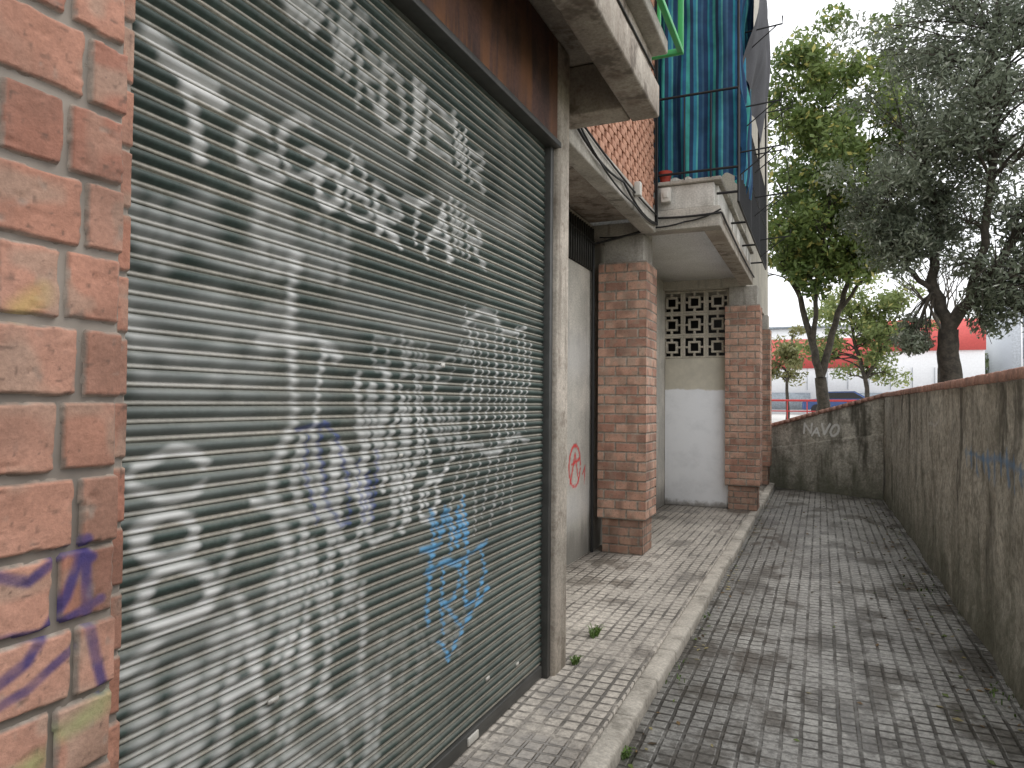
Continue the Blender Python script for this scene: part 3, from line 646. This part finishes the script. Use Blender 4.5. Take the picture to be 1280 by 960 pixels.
tree('young_tree.001',[([(bx_,by_,.95),(bx_,by_,2.5),(bx_+.2,by_,4.4)],.08,.03)],ell(18,(bx_+.1,by_,3.7),(1.2,1.0,1.2),23,.3,.5),dict(npc=120,size=.18,c1=(.16,.17,.07),c2=(.34,.33,.14),c3=(.46,.40,.2)),23)
bx_,by_=3.6,27
bare=[]
rr=random.Random(5)
def rec(p,d,l,r,dep):
    q=p+d*l; bare.append(([p,(p+q)/2+Vector((rr.uniform(-.04,.04),0,0)),q],[r,r*.85,r*.7]))
    if dep==0: return
    for _ in range(3 if dep>2 else 2):
        nd_=(d+Vector((rr.uniform(-.6,.6),rr.uniform(-.6,.6),rr.uniform(-.1,.3)))).normalized(); rec(q,nd_,l*.72,r*.62,dep-1)
rec(Vector((bx_,by_,.95)),Vector((0,0,1)),1.9,.10,5)
tubes('bare_tree',bare,M_bark,None,5)
bc=[]
for k in range(46): bc.append(((random.uniform(-26,34),random.uniform(66,74),random.uniform(2,6.5)),random.uniform(1.2,2.2)))
E=empty('distant_trees'); leaves('foliage',[c for c,_ in bc],[r_ for _,r_ in bc],200,.65,(.09,.13,.06),(.18,.22,.11),(.28,.3,.18),E,asp=.6,seed=4)
tubes('trunks',[([(c[0],c[1],.95),(c[0],c[1],c[2])],.14) for c,_ in bc[::3]],M_bark,E,6)
def weeds(name,spots):
    V=[];F=[];C=[]
    rr=random.Random(3)
    for (x,y,z,R,n,h) in spots:
        for _ in range(n):
            a=rr.uniform(0,6.28); q=rr.random()**.6*R; px=x+q*math.cos(a)*.4; py=y+q*math.sin(a); hh=h*rr.uniform(.4,1.1); w=rr.uniform(.002,.006)
            b=rr.uniform(0,6.28); lx=math.cos(b)*hh*.9; ly=math.sin(b)*hh*.9; i=len(V)
            V+=[(px-w*math.sin(b),py+w*math.cos(b),z),(px+w*math.sin(b),py-w*math.cos(b),z),(px+lx*.5+w*math.sin(b),py+ly*.5-w*math.cos(b),z+hh*.8),(px+lx*.5-w*math.sin(b),py+ly*.5+w*math.cos(b),z+hh*.8),(px+lx,py+ly,z+hh*.7),(px+lx,py+ly,z+hh*.7)]
            F.append((i,i+1,i+2,i+3)); F.append((i+3,i+2,i+4,i+5)); g=rr.uniform(.6,1.3); C+=[(.12*g,.20*g,.045*g,1)]*6
    V=[(a_,b_,c_+1e-4*(k%2)) for k,(a_,b_,c_) in enumerate(V)]
    mesh_np(name,V,F,M_leaf,{'base':C})
weeds('weeds',[(-.80,2.45,PZ,.08,50,.05),(-.80,2.72,PZ,.10,60,.055),(-.80,3.15,PZ,.05,25,.04),(-1.30,3.95,.1,.04,45,.05),(-1.34,4.45,.1,.06,40,.08),(-.80,5.4,PZ,.12,20,.03),(-.80,4.2,PZ,.3,20,.025),(.93,4.6,PZ,.3,30,.03),(.93,7,PZ,.8,40,.03)])
V=[];F=[];C=[]
rr=random.Random(9)
for k in range(420):
    if rr.random()<.5: x=.93-abs(rr.gauss(0,.22)); y=rr.uniform(2.5,13)
    elif rr.random()<.5: x=-.78+abs(rr.gauss(0,.05)); y=rr.uniform(2,12)
    else: x=rr.uniform(-.75,.9); y=rr.uniform(2.3,13)
    s=rr.uniform(.007,.028); a=rr.uniform(0,6.28); c,sn=math.cos(a)*s,math.sin(a)*s; z=PZ+.004
    i=len(V); V+=[(x-c,y-sn,z),(x+sn*.5,y-c*.5,z+rr.uniform(0,.01)),(x+c,y+sn,z+rr.uniform(0,.008)),(x-sn*.5,y+c*.5,z+.002)]; F.append((i,i+1,i+2,i+3))
    g=rr.choice([(.26,.17,.08,1),(.18,.24,.07,1),(.42,.36,.18,1),(.09,.065,.04,1)]); C+=[g]*4
mesh_np('fallen_leaves',V,F,M_leaf,{'base':C})
# ---------------------------------------------------------------- background
M_wfac=plain('white_cladding',(.85,.86,.88),.6,var=.06); M_rfac=plain('red_cladding',(.70,.12,.11),.5,var=.1); M_glass=plain('shop_glass',(.30,.34,.38),.15)
SB=empty('supermarket_building')
box('walls',-20,9,50,62,1.0,6.6,M_wfac,SB,0)
boxes('red_band',[(-20.05,3.2,49.9,49.99,4.0,5.9),(3.2,9.05,49.88,49.98,5.0,6.9)],M_rfac,SB,0)
boxes('windows',[(-18+k*4.8,-15+k*4.8,49.93,49.995,1.3,2.4) for k in range(6)],M_glass,SB,0)
boxes('cladding_joints',[(-20+k*1.2,-19.98+k*1.2,49.96,49.99,2.6,3.98) for k in range(24)],M_glass,SB,0)
boxes('roof_trim',[(-20.2,3.1,49.8,62.2,6.61,6.75)],M_glass,SB,0)
GB=empty('office_block')
box('walls',12,40,58,70,1.0,9.5,plain('grey_cladding',(.55,.58,.62),.6),GB,0)
boxes('window_bands',[(12.5,39.5,57.95,57.99,2.5+k*2.4,3.9+k*2.4) for k in range(3)],M_glass,GB,0)
boxes('mullions',[(12.5+k*1.5,12.6+k*1.5,57.9,57.94,2.4,8.8) for k in range(18)],M_wfac,GB,0)
rp=[]
for k in range(30): rp.append(([(-4+k*.6,25,1),(-4+k*.6,25,1.75)],.02))
rp+= [([(-4,25,1.75),(13.4,25,1.75)],.035),([(-4,25,1.4),(13.4,25,1.4)],.02)]
tubes('red_railing',rp,M_redp,None,6)
def car(x,y,col,nm):
    E=empty(nm); m=plain(nm+'_paint',col,.25,.3,.05)
    prof=[(-2.1,.35),(-2.12,.75),(-1.95,.92),(-1.35,.98),(-.75,1.42),(.75,1.45),(1.45,1.02),(2.0,.88),(2.1,.6),(2.08,.33)]
    V=[];F=[]
    for (w,k) in [(-.82,.96),(-.86,1.0),(.86,1.0),(.82,.96)]:
        for (a,b) in prof:
            V.append((x+a*k,y+w*(.78 if b>1.1 else 1.0),1.0+b))
    n=len(prof)
    for s in range(3):
        for i in range(n): F.append((s*n+i,s*n+(i+1)%n,(s+1)*n+(i+1)%n,(s+1)*n+i))
    mesh_np('body',V,F,m,None,E,False)
    me=bpy.data.meshes.new('sides'); me.from_pydata(V,[],[tuple(range(n)),tuple(range(3*n,4*n))]); me.materials.append(m); so=bpy.data.objects.new('body_sides',me); COL.objects.link(so); so.parent=E
    mesh_np('side_windows',[(x-1.2,y-.845,2.0),(x-.72,y-.70,2.36),(x+.70,y-.70,2.38),(x+1.25,y-.845,2.02)],[(0,1,2,3)],M_dark,None,E)
    tubes('wheels',[([(x+q,y+s*.70,1.33),(x+q,y+s*.9,1.33)],.33) for q in(-1.3,1.3) for s in(-1,1)]+[([(x+q,y+s*.90,1.33),(x+q,y+s*.901,1.33)],[.33,.01]) for q in(-1.3,1.3) for s in(-1,1)],M_black,E,18)
car(1.1,47,(.06,.10,.24),'parked_car'); car(8.2,46,(.45,.46,.48),'parked_car.001')
# ---------------------------------------------------------------- light
w=bpy.data.worlds.new('World'); S.world=w; w.use_nodes=True; nt=w.node_tree; bg=nt.nodes['Background']
sky=nd(nt,'ShaderNodeTexSky',{'sky_type':'NISHITA','sun_disc':False,'sun_elevation':math.radians(52),'sun_rotation':math.radians(60)})
tc=nd(nt,'ShaderNodeTexCoord').outputs['Generated']
cl=noise(nt,tc,2.2,4,.6)
cloud=mix(nt,mr(nt,cl,.35,.65),(10.6,10.7,11.0),(13.0,13.0,13.0))
nt.links.new(mix(nt,.90,sky.outputs[0],cloud),bg.inputs[0]); bg.inputs[1].default_value=.15
sd=bpy.data.lights.new('sun','SUN'); sd.energy=1.0; sd.angle=math.radians(25); sd.color=(1,.97,.92)
so=bpy.data.objects.new('sun',sd); COL.objects.link(so)
az=math.radians(60); el=math.radians(52)
dv=Vector((math.sin(az)*math.cos(el),math.cos(az)*math.cos(el),math.sin(el)))
so.rotation_euler=dv.to_track_quat('Z','Y').to_euler()
# ---------------------------------------------------------------- camera
cd=bpy.data.cameras.new('camera'); cd.sensor_width=36; cd.lens=24.95; cd.clip_start=.05; cd.clip_end=900
co=bpy.data.objects.new('camera',cd); COL.objects.link(co)
Mx=Matrix.Rotation(math.radians(23.5),4,'Z')@Matrix.Rotation(math.radians(91.5),4,'X')@Matrix.Rotation(math.radians(.5),4,'Z')
co.matrix_world=Matrix.Translation((0,0,1.6))@Mx
S.camera=co
S.view_settings.view_transform='Standard'; S.view_settings.look='None'; S.view_settings.exposure=0
